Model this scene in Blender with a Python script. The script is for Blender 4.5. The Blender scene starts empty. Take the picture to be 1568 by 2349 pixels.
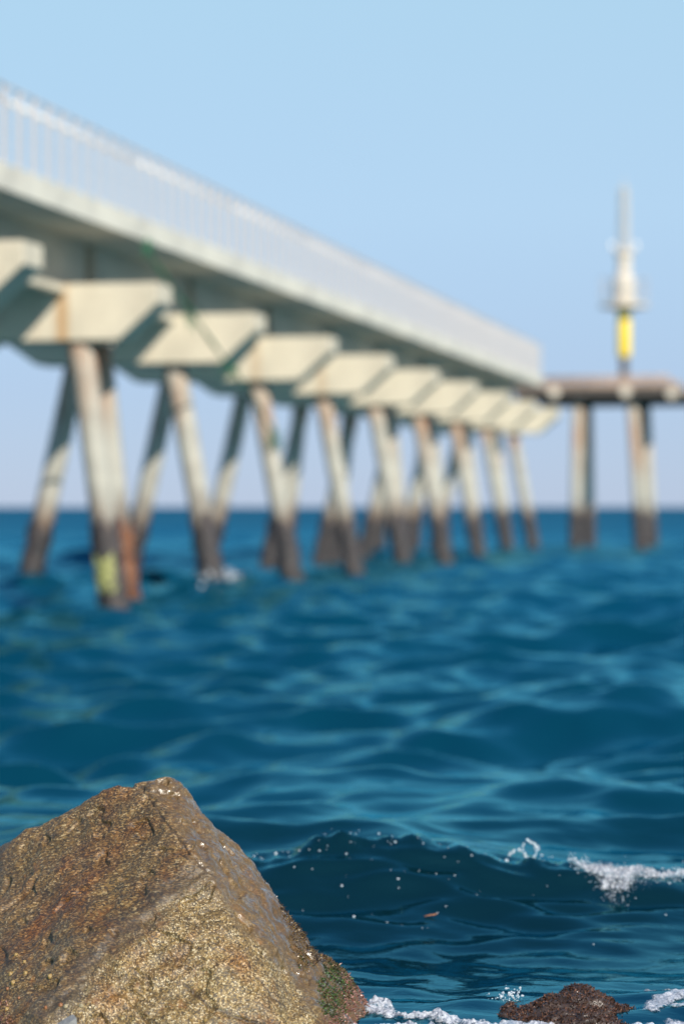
import bpy, bmesh, math, random
import numpy as np
from mathutils import Vector, Matrix
from mathutils.bvhtree import BVHTree
from mathutils.geometry import delaunay_2d_cdt

random.seed(7); rng = np.random.default_rng(11)
S = bpy.context.scene
C = S.collection

# ------------------------------------------------------------------ camera
CAM_Z = 1.7                       # eye height above mean sea level
F = 5553.0                        # focal length in photograph pixels (1568 px wide copy)
cam_d = bpy.data.cameras.new('camera'); cam = bpy.data.objects.new('camera', cam_d); C.objects.link(cam)
cam.location = (0, 0, CAM_Z); cam.rotation_euler = (math.radians(90), 0, 0)
cam_d.sensor_fit = 'VERTICAL'; cam_d.sensor_height = 36; cam_d.sensor_width = 24; cam_d.lens = 85
cam_d.shift_y = -0.0049
cam_d.clip_start = 0.1; cam_d.clip_end = 60000
cam_d.dof.use_dof = True; cam_d.dof.focus_distance = 8.0; cam_d.dof.aperture_fstop = 1.5
S.camera = cam
S.render.resolution_x, S.render.resolution_y = 683, 1024

# ------------------------------------------------------------------ light
SUN_AZ, SUN_EL = math.radians(28), math.radians(34)      # azimuth right of straight behind the camera
sdir = Vector((math.sin(SUN_AZ)*math.cos(SUN_EL), -math.cos(SUN_AZ)*math.cos(SUN_EL), math.sin(SUN_EL)))
W = bpy.data.worlds.new('World'); S.world = W; W.use_nodes = True
nt = W.node_tree; nt.nodes.clear()
sky = nt.nodes.new('ShaderNodeTexSky'); sky.sky_type = 'NISHITA'; sky.sun_disc = False
sky.sun_elevation = SUN_EL; sky.sun_rotation = math.pi - SUN_AZ
sky.air_density = 1.0; sky.dust_density = 0.1; sky.ozone_density = 5.0; sky.altitude = 0
bg = nt.nodes.new('ShaderNodeBackground'); bg.inputs['Strength'].default_value = 0.12
wo = nt.nodes.new('ShaderNodeOutputWorld')
# a smooth elevation gradient mixed with the physical sky
wtc = nt.nodes.new('ShaderNodeTexCoord'); wsp = nt.nodes.new('ShaderNodeSeparateXYZ'); wrm = nt.nodes.new('ShaderNodeValToRGB'); wmx = nt.nodes.new('ShaderNodeMix')
wmx.data_type = 'RGBA'; wmx.inputs[0].default_value = .88
SKY = [(0, (.262, .340, .500)), (.05, (.272, .365, .530)), (.12, (.318, .448, .585)), (.22, (.312, .475, .590)), (.36, (.240, .420, .585)), (.65, (.085, .240, .48)), (1, (.04, .15, .37))]
while len(wrm.color_ramp.elements) < len(SKY): wrm.color_ramp.elements.new(.5)
for el, (p_, c_) in zip(wrm.color_ramp.elements, SKY): el.position = p_; el.color = (*c_, 1)
wsc = nt.nodes.new('ShaderNodeVectorMath'); wsc.operation = 'SCALE'; wsc.inputs['Scale'].default_value = 1/.12
nt.links.new(wtc.outputs['Generated'], wsp.inputs[0]); nt.links.new(wsp.outputs[2], wrm.inputs[0]); nt.links.new(wrm.outputs[0], wsc.inputs[0])
nt.links.new(sky.outputs[0], wmx.inputs[6]); nt.links.new(wsc.outputs[0], wmx.inputs[7])
nt.links.new(wmx.outputs[2], bg.inputs[0]); nt.links.new(bg.outputs[0], wo.inputs[0])
sl = bpy.data.lights.new('sun', 'SUN'); sl.energy = 4.6; sl.angle = math.radians(0.53); sl.color = (1.0, 0.93, 0.82)
so = bpy.data.objects.new('sun', sl); C.objects.link(so)
so.rotation_euler = sdir.to_track_quat('Z', 'Y').to_euler()
S.view_settings.view_transform = 'Standard'; S.view_settings.look = 'None'
S.view_settings.exposure = 0.5; S.view_settings.gamma = 1.0
S.render.engine = 'CYCLES'
S.cycles.use_denoising = True
S.cycles.max_bounces = 6

# ------------------------------------------------------------------ helpers
def smooth(a, b, x):
    t = np.clip((x-a)/(b-a), 0, 1); return t*t*(3-2*t)

_perm = rng.permutation(256); _perm = np.concatenate([_perm, _perm, _perm])
_grad = rng.normal(size=(256, 3)); _grad /= np.linalg.norm(_grad, axis=1)[:, None]
def noise3(p):
    """gradient noise, p (n,3) -> (n,)"""
    p = np.asarray(p, dtype=float); i = np.floor(p).astype(int); f = p-i; i &= 255
    u = f*f*f*(f*(f*6-15)+10); r = 0
    for dx in (0, 1):
        for dy in (0, 1):
            for dz in (0, 1):
                h = _perm[_perm[_perm[i[:, 0]+dx]+i[:, 1]+dy]+i[:, 2]+dz]
                g = _grad[h]
                d = g[:, 0]*(f[:, 0]-dx)+g[:, 1]*(f[:, 1]-dy)+g[:, 2]*(f[:, 2]-dz)
                w = (u[:, 0] if dx else 1-u[:, 0])*(u[:, 1] if dy else 1-u[:, 1])*(u[:, 2] if dz else 1-u[:, 2])
                r = r+d*w
    return r*1.6

def px(x, y, d):                   # measured point of the photograph at a distance -> world
    return np.array(((x-784)*d/F, d, CAM_Z-(y-1163)*d/F))
def to_px(co):
    d = co[:, 1]
    return np.stack([784+co[:, 0]*F/d, 1163+(CAM_Z-co[:, 2])*F/d], 1)

def link(o, parent=None):
    C.objects.link(o)
    if parent is not None: o.parent = parent
    return o
def mesh_np(name, verts, faces, smooth_shade=True):
    """faces (m,3) or (m,4) numpy"""
    me = bpy.data.meshes.new(name); n = len(verts); m, k = faces.shape
    me.vertices.add(n); me.vertices.foreach_set('co', np.asarray(verts, dtype=np.float32).ravel())
    me.loops.add(m*k); me.loops.foreach_set('vertex_index', faces.astype(np.int32).ravel())
    me.polygons.add(m); me.polygons.foreach_set('loop_start', np.arange(0, m*k, k, dtype=np.int32))
    me.polygons.foreach_set('loop_total', np.full(m, k, dtype=np.int32))
    me.polygons.foreach_set('use_smooth', np.full(m, smooth_shade, dtype=bool))
    me.update(calc_edges=True); me.validate()
    return me
def obj(name, me, mat, parent=None, loc=(0, 0, 0), rz=0):
    o = bpy.data.objects.new(name, me); o.location = loc; o.rotation_euler = (0, 0, rz)
    if mat is not None and not me.materials: me.materials.append(mat)
    return link(o, parent)
def empty(name, loc, rz=0):
    o = bpy.data.objects.new(name, None); o.location = loc; o.rotation_euler = (0, 0, rz); o.empty_display_size = .3
    return link(o)
def tag(o, label=None, cat=None, group=None, kind=None):
    if label: o['label'] = label
    if cat: o['category'] = cat
    if group: o['group'] = group
    if kind: o['kind'] = kind
    return o

class MB:
    def __init__(s): s.v = []; s.f = []
    def box(s, x0, x1, y0, y1, z0, z1):
        b = len(s.v)
        s.v += [(x0, y0, z0), (x1, y0, z0), (x1, y1, z0), (x0, y1, z0), (x0, y0, z1), (x1, y0, z1), (x1, y1, z1), (x0, y1, z1)]
        s.f += [tuple(b+i for i in q) for q in ((3, 2, 1, 0), (4, 5, 6, 7), (0, 1, 5, 4), (1, 2, 6, 5), (2, 3, 7, 6), (3, 0, 4, 7))]
        return s
    def prism(s, prof, y0, y1):            # profile in x,z (counter-clockwise seen from -y), run along y
        b = len(s.v); n = len(prof)
        s.v += [(x, y0, z) for x, z in prof]+[(x, y1, z) for x, z in prof]
        s.f.append(tuple(b+i for i in range(n))); s.f.append(tuple(b+n+i for i in reversed(range(n))))
        for i in range(n):
            j = (i+1) % n; s.f.append((b+j, b+i, b+n+i, b+n+j))
        return s
    def tube(s, pts, rad, seg=8, cap=True):
        pts = [Vector(p) for p in pts]; rs = rad if hasattr(rad, '__len__') else [rad]*len(pts)
        b = len(s.v); up = None
        for i, p in enumerate(pts):
            t = (pts[min(i+1, len(pts)-1)]-pts[max(i-1, 0)]).normalized()
            if up is None: up = t.orthogonal().normalized()
            up = (up-t*up.dot(t)).normalized(); w = t.cross(up)
            for k in range(seg):
                a = 2*math.pi*k/seg; s.v.append(tuple(p+(up*math.cos(a)+w*math.sin(a))*rs[i]))
        for i in range(len(pts)-1):
            for k in range(seg):
                k2 = (k+1) % seg; s.f.append((b+i*seg+k, b+i*seg+k2, b+(i+1)*seg+k2, b+(i+1)*seg+k))
        if cap:
            s.f.append(tuple(b+k for k in reversed(range(seg)))); e = b+(len(pts)-1)*seg
            s.f.append(tuple(e+k for k in range(seg)))
        return s
    def lathe(s, prof, seg=20, c=(0, 0)):
        return s.tube([(c[0], c[1], z) for r, z in prof], [r for r, z in prof], seg)
    def mesh(s, name, bevel=0, shade=False):
        me = bpy.data.meshes.new(name); me.from_pydata(s.v, [], s.f); me.update()
        if bevel:
            bm = bmesh.new(); bm.from_mesh(me)
            bmesh.ops.bevel(bm, geom=[e for e in bm.edges], offset=bevel, segments=2, profile=.6, affect='EDGES')
            bm.to_mesh(me); bm.free()
        if shade:
            for p in me.polygons: p.use_smooth = True
        return me

# ------------------------------------------------------------------ materials
class N:
    def __init__(s, name):
        s.m = bpy.data.materials.new(name); s.m.use_nodes = True; s.t = s.m.node_tree
        s.b = s.t.nodes['Principled BSDF']; s.tc = s.t.nodes.new('ShaderNodeTexCoord')
    def new(s, t, **kw):
        n = s.t.nodes.new(t)
        for k, v in kw.items():
            if k in n.inputs: s.set(n.inputs[k], v)
            else: setattr(n, k, v)
        return n
    def set(s, sock, v):
        if hasattr(v, 'is_linked') or isinstance(v, bpy.types.NodeSocket): s.t.links.new(v, sock)
        else: sock.default_value = v
    def noise(s, scale, detail=4, rough=.55, vec=None, dist=0):
        n = s.new('ShaderNodeTexNoise'); n.inputs['Scale'].default_value = scale; n.inputs['Detail'].default_value = detail
        n.inputs['Roughness'].default_value = rough; n.inputs['Distortion'].default_value = dist
        s.set(n.inputs['Vector'], vec or s.tc.outputs['Object']); return n.outputs['Fac']
    def mapping(s, scale=(1, 1, 1), rot=(0, 0, 0), vec=None, loc=(0, 0, 0)):
        n = s.new('ShaderNodeMapping'); n.inputs['Scale'].default_value = scale; n.inputs['Rotation'].default_value = rot
        n.inputs['Location'].default_value = loc
        s.set(n.inputs['Vector'], vec or s.tc.outputs['Object']); return n.outputs[0]
    def ramp(s, fac, stops, interp='LINEAR'):
        n = s.new('ShaderNodeValToRGB'); e = n.color_ramp; e.interpolation = interp
        while len(e.elements) < len(stops): e.elements.new(.5)
        for el, (p, c) in zip(e.elements, stops):
            el.position = p; el.color = (*c, 1) if hasattr(c, '__len__') else (c, c, c, 1)
        s.set(n.inputs[0], fac); return n.outputs[0]
    def mix(s, fac, a, b, mode='MIX'):
        n = s.new('ShaderNodeMix', data_type='RGBA', blend_type=mode)
        s.set(n.inputs[0], fac); s.set(n.inputs[6], (*a, 1) if isinstance(a, tuple) else a); s.set(n.inputs[7], (*b, 1) if isinstance(b, tuple) else b)
        return n.outputs[2]
    def math(s, op, a, b=0.0, c=None):
        n = s.new('ShaderNodeMath', operation=op); s.set(n.inputs[0], a); s.set(n.inputs[1], b)
        if c is not None: s.set(n.inputs[2], c)
        return n.outputs[0]
    def bump(s, h, strength=.5, dist=.01, prev=None):
        n = s.new('ShaderNodeBump'); n.inputs['Strength'].default_value = strength; n.inputs['Distance'].default_value = dist
        s.set(n.inputs['Height'], h)
        if prev is not None: s.set(n.inputs['Normal'], prev)
        return n.outputs[0]
    def out(s, col=None, rough=None, normal=None, **kw):
        if col is not None: s.set(s.b.inputs['Base Color'], (*col, 1) if isinstance(col, tuple) else col)
        if rough is not None: s.set(s.b.inputs['Roughness'], rough)
        if normal is not None: s.set(s.b.inputs['Normal'], normal)
        for k, v in kw.items(): s.set(s.b.inputs[k.replace('_', ' ')], v)
        return s.m

def mat_concrete(name, base=(.50, .44, .33), stain=0.0, rust=.12):
    n = N(name)
    big = n.noise(.9, 5, .6); fine = n.noise(14, 5, .65)
    col = n.ramp(big, [(.3, tuple(c*.80 for c in base)), (.55, base), (.75, tuple(min(1, c*1.1) for c in base))])
    col = n.mix(.25, col, n.ramp(fine, [(.3, .25), (.7, .6)]), 'OVERLAY')
    streak = n.noise(1, 4, .6, n.mapping((5, 5, .35)))
    col = n.mix(n.math('MULTIPLY', n.ramp(streak, [(.58, 0), (.75, 1)]), rust), col, (.30, .13, .045))
    if stain:
        sx = n.new('ShaderNodeSeparateXYZ'); n.set(sx.inputs[0], n.tc.outputs['Object'])
        w = n.math('ADD', sx.outputs[0], n.math('MULTIPLY', n.noise(2.2, 2), .12))
        d = n.math('ABSOLUTE', n.math('ADD', w, .60))
        m = n.math('MULTIPLY', n.ramp(d, [(.05, 1), (.16, 0)]), stain)
        col = n.mix(m, col, (.42, .22, .07))
    return n.out(col, .85, n.bump(fine, .25, .01))

def mat_plain(name, col, rough=.5, metal=0, var=.25, scale=8, bump=.1):
    n = N(name); f = n.noise(scale, 5, .6)
    c = n.ramp(f, [(.3, tuple(v*(1-var) for v in col)), (.7, tuple(min(1, v*(1+var)) for v in col))])
    return n.out(c, rough, n.bump(f, bump, .01), Metallic=metal)

def mat_pile():
    n = N('pile_concrete'); f = n.noise(2.2, 5, .6); fine = n.noise(25, 4)
    oi = n.new('ShaderNodeObjectInfo')
    off = n.new('ShaderNodeVectorMath', operation='ADD'); n.set(off.inputs[0], n.tc.outputs['Object'])
    cx = n.new('ShaderNodeCombineXYZ'); n.set(cx.inputs[2], n.math('MULTIPLY', oi.outputs['Random'], 37)); n.set(cx.inputs[0], n.math('MULTIPLY', oi.outputs['Random'], 11))
    n.set(off.inputs[1], cx.outputs[0])
    streak = n.noise(1, 4, .6, n.mapping((4.5, 4.5, .45), vec=off.outputs[0]))
    col = n.ramp(f, [(.3, (.30, .29, .25)), (.7, (.43, .41, .35))])
    sz = n.new('ShaderNodeSeparateXYZ'); n.set(sz.inputs[0], n.tc.outputs['Object'])
    top = n.ramp(n.math('DIVIDE', sz.outputs[2], 4.5), [(.30, .75), (.42, .12), (.62, .1), (.98, .95)])
    m = n.math('MULTIPLY', n.ramp(streak, [(.40, 0), (.62, 1)]), top)
    col = n.mix(m, col, (.30, .125, .045))
    tz = n.math('ADD', sz.outputs[2], n.math('MULTIPLY', n.math('SUBTRACT', n.noise(1, 4, .6, n.mapping((3.5, 3.5, .9), vec=off.outputs[0])), .5), 1.6))
    col = n.mix(n.ramp(n.math('DIVIDE', tz, 4.5), [(.30, .85), (.46, 0)]), col, (.11, .075, .055))
    return n.out(col, .85, n.bump(fine, .3, .01))

def mat_crust(name, a, b, c):
    n = N(name); v = n.new('ShaderNodeTexVoronoi'); v.inputs['Scale'].default_value = 22; n.set(v.inputs['Vector'], n.tc.outputs['Object'])
    f = n.noise(5, 5, .65)
    col = n.ramp(f, [(.3, a), (.5, b), (.72, c)])
    return n.out(col, .45, n.bump(v.outputs['Distance'], .8, .03))

M = {}
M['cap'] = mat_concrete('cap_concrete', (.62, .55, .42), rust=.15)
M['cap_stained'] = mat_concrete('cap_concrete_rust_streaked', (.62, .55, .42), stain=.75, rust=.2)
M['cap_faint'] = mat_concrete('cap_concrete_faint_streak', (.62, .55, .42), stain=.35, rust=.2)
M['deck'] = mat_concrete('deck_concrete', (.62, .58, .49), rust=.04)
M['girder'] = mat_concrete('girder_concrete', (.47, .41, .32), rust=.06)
M['pile'] = mat_pile()
M['mussel'] = mat_crust('mussel_crust', (.012, .011, .013), (.035, .028, .028), (.10, .07, .06))
M['rust_crust'] = mat_crust('rust_crust', (.035, .016, .010), (.15, .052, .018), (.27, .11, .042))
def mat_paint():
    n = N('worn_yellow_paint'); c = n.ramp(n.noise(7, 4, .65), [(.40, (.04, .036, .028)), (.52, (.28, .28, .09)), (.7, (.42, .42, .16))]); return n.out(c, .6)
M['yellow_paint'] = mat_paint()
M['steel'] = mat_plain('galvanised_steel', (.50, .48, .48), .45, .15, .12, 6, .05)
M['handrail'] = mat_plain('bright_handrail_steel', (.86, .80, .72), .28, .15, .1, 6, .05)
M['rusty'] = mat_plain('rusty_platform', (.36, .255, .19), .8, 0, .35, 3, .3)
M['dark_steel'] = mat_plain('dark_brown_steel', (.07, .055, .045), .7, 0, .3, 4, .2)
M['yellow'] = mat_plain('yellow_marker_paint', (.80, .56, .03), .4, 0, .06, 5, .03)
M['grey_metal'] = mat_plain('cream_painted_metal', (.58, .50, .40), .5, .0, .12, 4, .05)
M['rope'] = mat_plain('green_rope', (.03, .14, .07), .7, 0, .4, 12, .3)
M['wood'] = mat_plain('weathered_grey_wood', (.20, .19, .18), .8, 0, .3, 30, .4)

def mat_foam(name, col=(.50, .51, .55), rough=.35, trans=.0):
    n = N(name); f = n.noise(60, 3)
    c = n.ramp(f, [(.35, tuple(v*.8 for v in col)), (.65, col)])
    return n.out(c, rough, None, IOR=1.33, Transmission_Weight=trans)
M['foam'] = mat_foam('white_foam'); M['drop'] = mat_foam('water_droplet', (.85, .9, .95), .05, .5)

def mat_sea():
    n = N('sea_water'); o = n.tc.outputs['Object']; t = n.t
    b1 = n.noise(7, 3, .5, n.mapping((.5, 1.3, 1)), .5)
    b2 = n.noise(26, 3, .55, n.mapping((.55, 1.25, 1)), .4)
    nb = n.bump(b1, .3, .016); nb = n.bump(b2, .35, .004, nb)
    sy = n.new('ShaderNodeSeparateXYZ'); n.set(sy.inputs[0], o)
    yy = n.math('ADD', sy.outputs[1], n.math('MULTIPLY', n.math('SUBTRACT', n.noise(.12, 3, .5, n.mapping((.6, 1, 1))), .5), 3))
    # nearest blue painted in for sky reflection, then turbid green shallows over dark bottom, clear blue-green farther out, deep blue offshore
    col = n.ramp(n.math('DIVIDE', yy, 150), [(.052, (.0016, .017, .034)), (.060, (.0014, .010, .013)), (.069, (.0012, .0105, .0112)), (.085, (.0006, .023, .037)), (.30, (.0006, .035, .066)), (1, (.0006, .036, .085))])
    # ripples finer than the modelled waves, as roughness that grows with the mesh spacing
    ro = n.ramp(n.math('DIVIDE', sy.outputs[1], 500), [(.0, .05), (.03, .07), (.10, .17), (.3, .36), (1, .52)])
    di = n.new('ShaderNodeBsdfDiffuse'); n.set(di.inputs['Color'], col); n.set(di.inputs['Normal'], nb)
    gl = n.new('ShaderNodeBsdfGlossy'); gl.inputs['Color'].default_value = (.30, .88, 1, 1); n.set(gl.inputs['Roughness'], ro); n.set(gl.inputs['Normal'], nb)
    fr = n.new('ShaderNodeFresnel'); fr.inputs['IOR'].default_value = 1.62; n.set(fr.inputs['Normal'], nb)
    mx = n.new('ShaderNodeMixShader'); n.set(mx.inputs[0], n.math('MINIMUM', fr.outputs[0], n.ramp(n.math('DIVIDE', sy.outputs[1], 500), [(.03, 1), (.12, .5), (.3, .2), (1, .12)]))); t.links.new(di.outputs[0], mx.inputs[1]); t.links.new(gl.outputs[0], mx.inputs[2])
    t.nodes.remove(n.b); t.links.new(mx.outputs[0], t.nodes['Material Output'].inputs[0])
    return n.m
M['sea'] = mat_sea()

# ------------------------------------------------------------------ sea
wv = np.random.default_rng(5)
NW = 90
lam = np.exp(np.linspace(math.log(.11), math.log(22), NW))*wv.uniform(.94, 1.06, NW)
ang = wv.normal(0, .60, NW)+.06                     # travel towards the shore, -y, with spread
kx = 2*math.pi/lam*np.sin(ang); ky = -2*math.pi/lam*np.cos(ang)
slope = np.where(lam < .25, .012, np.where(lam < .55, .030, np.where(lam < 1.7, .098, np.where(lam < 4, .052, .020))))
amp = slope*lam/(2*math.pi); ph = wv.uniform(0, 6.283, NW)

def crest_y(x): return 10.05+.10*np.sin(1.7*x+.4)+.05*np.sin(4.3*x+1)+.10*np.maximum(x-.9, 0)
def crest_a(x):
    a = .200+.035*np.sin(2.3*x+.9)+.02*np.sin(5.7*x)
    return a*smooth(-1.6, -.1, x)*(1-.55*smooth(.75, 1.8, x))*(1-.6*smooth(2, 4, x))
def sea_disp(x, y, sp):
    """displacement (dx,dy,z) of the sea; waves finer than the local mesh spacing are faded out"""
    dx = np.zeros_like(x); dy = np.zeros_like(x); z = np.zeros_like(x)
    near = smooth(8.0, 13.5, y)                      # long waves flatten in the shallows
    for i in range(NW):
        w = smooth(2.2, 4.5, lam[i]/sp)
        g = (1+.9*(1-near) if lam[i] < .35 else near*.80+.20 if lam[i] < 1.0 else near)
        p = kx[i]*x+ky[i]*y+ph[i]; a = amp[i]*w*g
        z += a*np.cos(p); s_ = a*np.sin(p)*.7; k = math.hypot(kx[i], ky[i])
        dx -= s_*kx[i]/k; dy -= s_*ky[i]/k
    c = crest_y(x); A = crest_a(x); s = y-c
    prof = np.where(s < 0, np.exp(-(np.abs(s)/.40)**1.9), np.exp(-(np.abs(s)/.80)**1.6))
    jag = (.014*np.sin(13*x+2)+.012*np.sin(24*x+1)*np.sin(3.1*x)+.007*np.sin(41*x)+.006*np.sin(67*x+40*s))*np.exp(-(s/.09)**2)*smooth(.05, .15, A)
    h = A*prof+jag
    on = (np.abs(s) < 1.2)*smooth(.05, .2, A)*np.exp(-((s+.3)/.38)**2)
    h = h+on*1.6*(.0075*np.sin(19*s+3.2*x+1.2*np.sin(2.1*x))+.005*np.sin(37*s-5.1*x+2*np.sin(3.3*x+1))+.004*np.sin(29*s+11*x)+.0025*np.sin(61*s+9*x))
    z += h; dy -= .42*h*np.exp(-(s/.35)**2)           # the crest leans towards the shore
    z -= .05*np.exp(-((y-9.15)/.35)**2)*smooth(-1.2, 0, x)
    return dx, dy, z

def prog(a, b, d0, d1):
    out = [a]; 
    while out[-1] < b:
        t = (out[-1]-a)/(b-a); out.append(out[-1]+d0+(d1-d0)*t)
    return out[:-1]
ys = prog(3, 7.2, .2, .03)+prog(7.2, 11.2, .021, .021)+prog(11.2, 30, .030, .085)+prog(30, 95, .075, .35)+prog(95, 420, .36, 2.2)+prog(420, 3000, 3, 80)+prog(3000, 40000, 120, 4000)+[40000]
xh = prog(0, 1.9, .024, .024)+prog(1.9, 9, .030, .10)+prog(9, 30, .12, .5)+prog(30, 160, .5, 5)+prog(160, 2000, 8, 200)+prog(2000, 30000, 300, 5000)+[30000]
xs = np.array([-v for v in xh[:0:-1]]+xh); ys = np.array(ys)
SX = np.gradient(xs); SY = np.gradient(ys)
X, Y = np.meshgrid(xs, ys); SP = np.maximum(*np.meshgrid(SX*.7, SY))
dx, dy, z = sea_disp(X, Y, np.maximum(SP, .001))
V = np.stack([X+dx, Y+dy, z], -1).reshape(-1, 3)
nx, ny = len(xs), len(ys); idx = np.arange(nx*ny).reshape(ny, nx)
Q = np.stack([idx[:-1, :-1], idx[:-1, 1:], idx[1:, 1:], idx[1:, :-1]], -1).reshape(-1, 4)
sea = obj('sea', mesh_np('sea', V, Q), M['sea']); tag(sea, 'deep blue choppy sea reaching to the horizon', 'sea', kind='structure')

def sea_point(x, y):
    x = np.atleast_1d(np.asarray(x, float)); y = np.atleast_1d(np.asarray(y, float))
    a, b, c = sea_disp(x, y, np.full_like(x, .02)); return np.stack([x+a, y+b, c], 1)

# ------------------------------------------------------------------ pier
ANG = math.radians(12.35); BAY = 6.45; K0, K1 = -3, 8
pier = empty('pier', (-4.0, 40, 0), -ANG)
tag(pier, 'long raised concrete pier on raked piles with steel railing', 'pier')
CX = -1.8
CT = .80; LIP = .17
capprof = [(-3.40, 4.46), (.30, 4.46), (1.0, 5.07), (1.0, 5.40), (-4.3, 5.40), (-4.3, 5.07)]
cap_me = MB().prism(capprof, 0, CT).mesh('pile_cap', .025)
caps = {}
def variant(me, mat):
    m = me.copy(); m.materials.clear(); m.materials.append(mat); return m
cap_var = {k: variant(cap_me, M[k]) for k in ('cap', 'cap_stained', 'cap_faint')}
edge_me = MB().box(-.92, -.60, CT+.003, BAY-.003, 5.255, 5.385).mesh('edge_beam', .015); edge_me.materials.append(M['cap'])
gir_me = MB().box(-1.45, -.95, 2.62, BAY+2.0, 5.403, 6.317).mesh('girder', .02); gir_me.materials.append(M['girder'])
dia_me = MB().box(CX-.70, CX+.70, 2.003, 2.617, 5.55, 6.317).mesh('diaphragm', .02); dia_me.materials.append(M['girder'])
slab_me = MB().prism([(2*CX-LIP, 6.32), (LIP, 6.32), (LIP, 6.70), (-.20, 6.72), (2*CX+.2, 6.72), (2*CX-LIP, 6.70)], 0.0, BAY-.02).mesh('deck_slab', 0)
slab_me.materials.append(M['deck'])

# raked pile, origin at the waterline
def pile_mesh(name, rake, top, r=.215, seg=14):
    pts = [(0, 0, -2.2)]; mb = MB()
    n = 12; L = [(-rake*(zz/4.46), 0, zz) for zz in np.linspace(-2.2, top, n)]
    return mb.tube(L, r, seg).mesh(name, 0, True)
pile_me = pile_mesh('pile', .82, 4.452); pile_first_me = pile_mesh('pile', .58, 4.452); pile_first_me.materials.append(M['pile']); pile_left_me = pile_mesh('pile', 1.0, 4.452); pile_left_me.materials.append(M['pile']); pile_long_me = pile_mesh('pile', .48, 4.497)
corbel_me = MB().prism([(-1.05, 4.5), (-.48, 4.5), (-.48, 5.05), (-1.05, 5.05)], 0, 1.45).mesh('corbel', .02); corbel_me.materials.append(M['cap']); pile_long_me.materials.append(M['pile']); pile_me.materials.append(M['pile'])
def crust_mesh(name, rake, z1, r0, mat, seed):
    seg, rows = 26, 30; v = []; q = []
    th = np.linspace(0, 2*np.pi, seg, endpoint=False); T, Z = np.meshgrid(th, np.linspace(-1.2, z1, rows))
    p = np.stack([np.cos(T)*2.2, np.sin(T)*2.2, Z*4.5], -1).reshape(-1, 3)
    r = r0+.05*noise3(p+seed)+.03*noise3(p*2.7+seed*2)
    edge = .34*noise3(np.stack([np.cos(T)*1.7, np.sin(T)*1.7, Z*0+seed], -1).reshape(-1, 3))
    Z2 = Z.ravel()+edge*smooth(z1-.9, z1, Z.ravel()); last = Z.ravel() >= z1-1e-6; r = np.where(last, .205, np.maximum(r, .226))
    v = np.stack([np.cos(T.ravel())*r-rake*Z2/4.46, np.sin(T.ravel())*r, Z2], 1)
    i = np.arange(seg*rows).reshape(rows, seg); j = np.roll(i, -1, 1)
    q = np.stack([i[:-1], j[:-1], j[1:], i[1:]], -1).reshape(-1, 4)
    me = mesh_np(name, v, q); me.materials.append(mat); return me
cr = [crust_mesh('mussel_crust', .82, 1.45, .245, M['mussel'], 3+7*i) for i in range(3)]
cr_first = crust_mesh('mussel_crust', .58, 1.45, .245, M['mussel'], 91); cr_left = crust_mesh('mussel_crust', 1.0, 1.45, .245, M['mussel'], 51); cr_long = crust_mesh('mussel_crust', .48, 1.45, .245, M['mussel'], 77); cr_rust = crust_mesh('rust_crust', .48, 1.45, .262, M['rust_crust'], 31)
def paint_patch():
    seg, rows = 10, 8; th = np.linspace(-2.2, -.95, seg); T, Z = np.meshgrid(th, np.linspace(.28, .88, rows)); Z = Z+.10*np.sin(T*5)*(Z-.3)
    r = .30+.015*noise3(np.stack([T.ravel()*3, Z.ravel()*6, T.ravel()*0], 1))
    v = np.stack([np.cos(T.ravel())*r-.58*Z.ravel()/4.46, np.sin(T.ravel())*r, Z.ravel()], 1)
    i = np.arange(seg*rows).reshape(rows, seg); q = np.stack([i[:-1, :-1], i[:-1, 1:], i[1:, 1:], i[1:, :-1]], -1).reshape(-1, 4)
    me = mesh_np('paint_mark', v, q); me.materials.append(M['yellow_paint']); return me

for k in range(K0, K1+1):
    y = k*BAY
    kind = {0: 'cap_stained', 2: 'cap_faint', 3: 'cap_faint'}.get(k, 'cap')
    co = obj('pile_cap', cap_var[kind], None, pier, (0, y, 0))
    if k == 0: co['label'] = 'pile cap with a vertical rust streak'
    for s in (1, -1):
        rows_ = [.40] if k not in (0, 4, 5, 6, 7, -3) else [.30, 1.75]
        for r_, yy in enumerate(rows_):
            xb = (.10 if k else .16) if s == 1 else 2*CX-.12
            if r_: xb += -.26 if s == 1 else .1
            p = obj('pile', pile_long_me if r_ else (pile_me if k else pile_first_me) if s == 1 else pile_left_me, None, pier, (xb, y+yy, 0), 0 if s == 1 else math.pi)
            if r_: obj('corbel', corbel_me, None, pier, (0 if s == 1 else 2*CX, y+CT+.003 if s == 1 else y+CT+1.453, 0), 0 if s == 1 else math.pi)
            rusty = (k == 0 and s == 1 and r_ == 1)
            c = obj('rust_crust' if rusty else 'mussel_crust', cr_rust if rusty else cr_long if r_ else (cr[k % 3] if k else cr_first) if s == 1 else cr_left, None, p)
            if k == 0 and s == 1 and r_ == 0:
                obj('paint_mark', paint_patch(), None, p)['label'] = 'yellow green paint mark'
    if k < K1:
        for s in (1, -1):
            obj('edge_beam', edge_me, None, pier, (0 if s == 1 else 2*CX, y if s == 1 else y+BAY+CT, 0), 0 if s == 1 else math.pi)
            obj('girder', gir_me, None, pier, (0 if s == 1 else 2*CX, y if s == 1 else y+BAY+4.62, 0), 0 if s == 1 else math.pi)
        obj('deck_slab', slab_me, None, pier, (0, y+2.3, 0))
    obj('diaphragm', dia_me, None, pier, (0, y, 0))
Y0, Y1 = K0*BAY+2.3, K1*BAY+2.3
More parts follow.
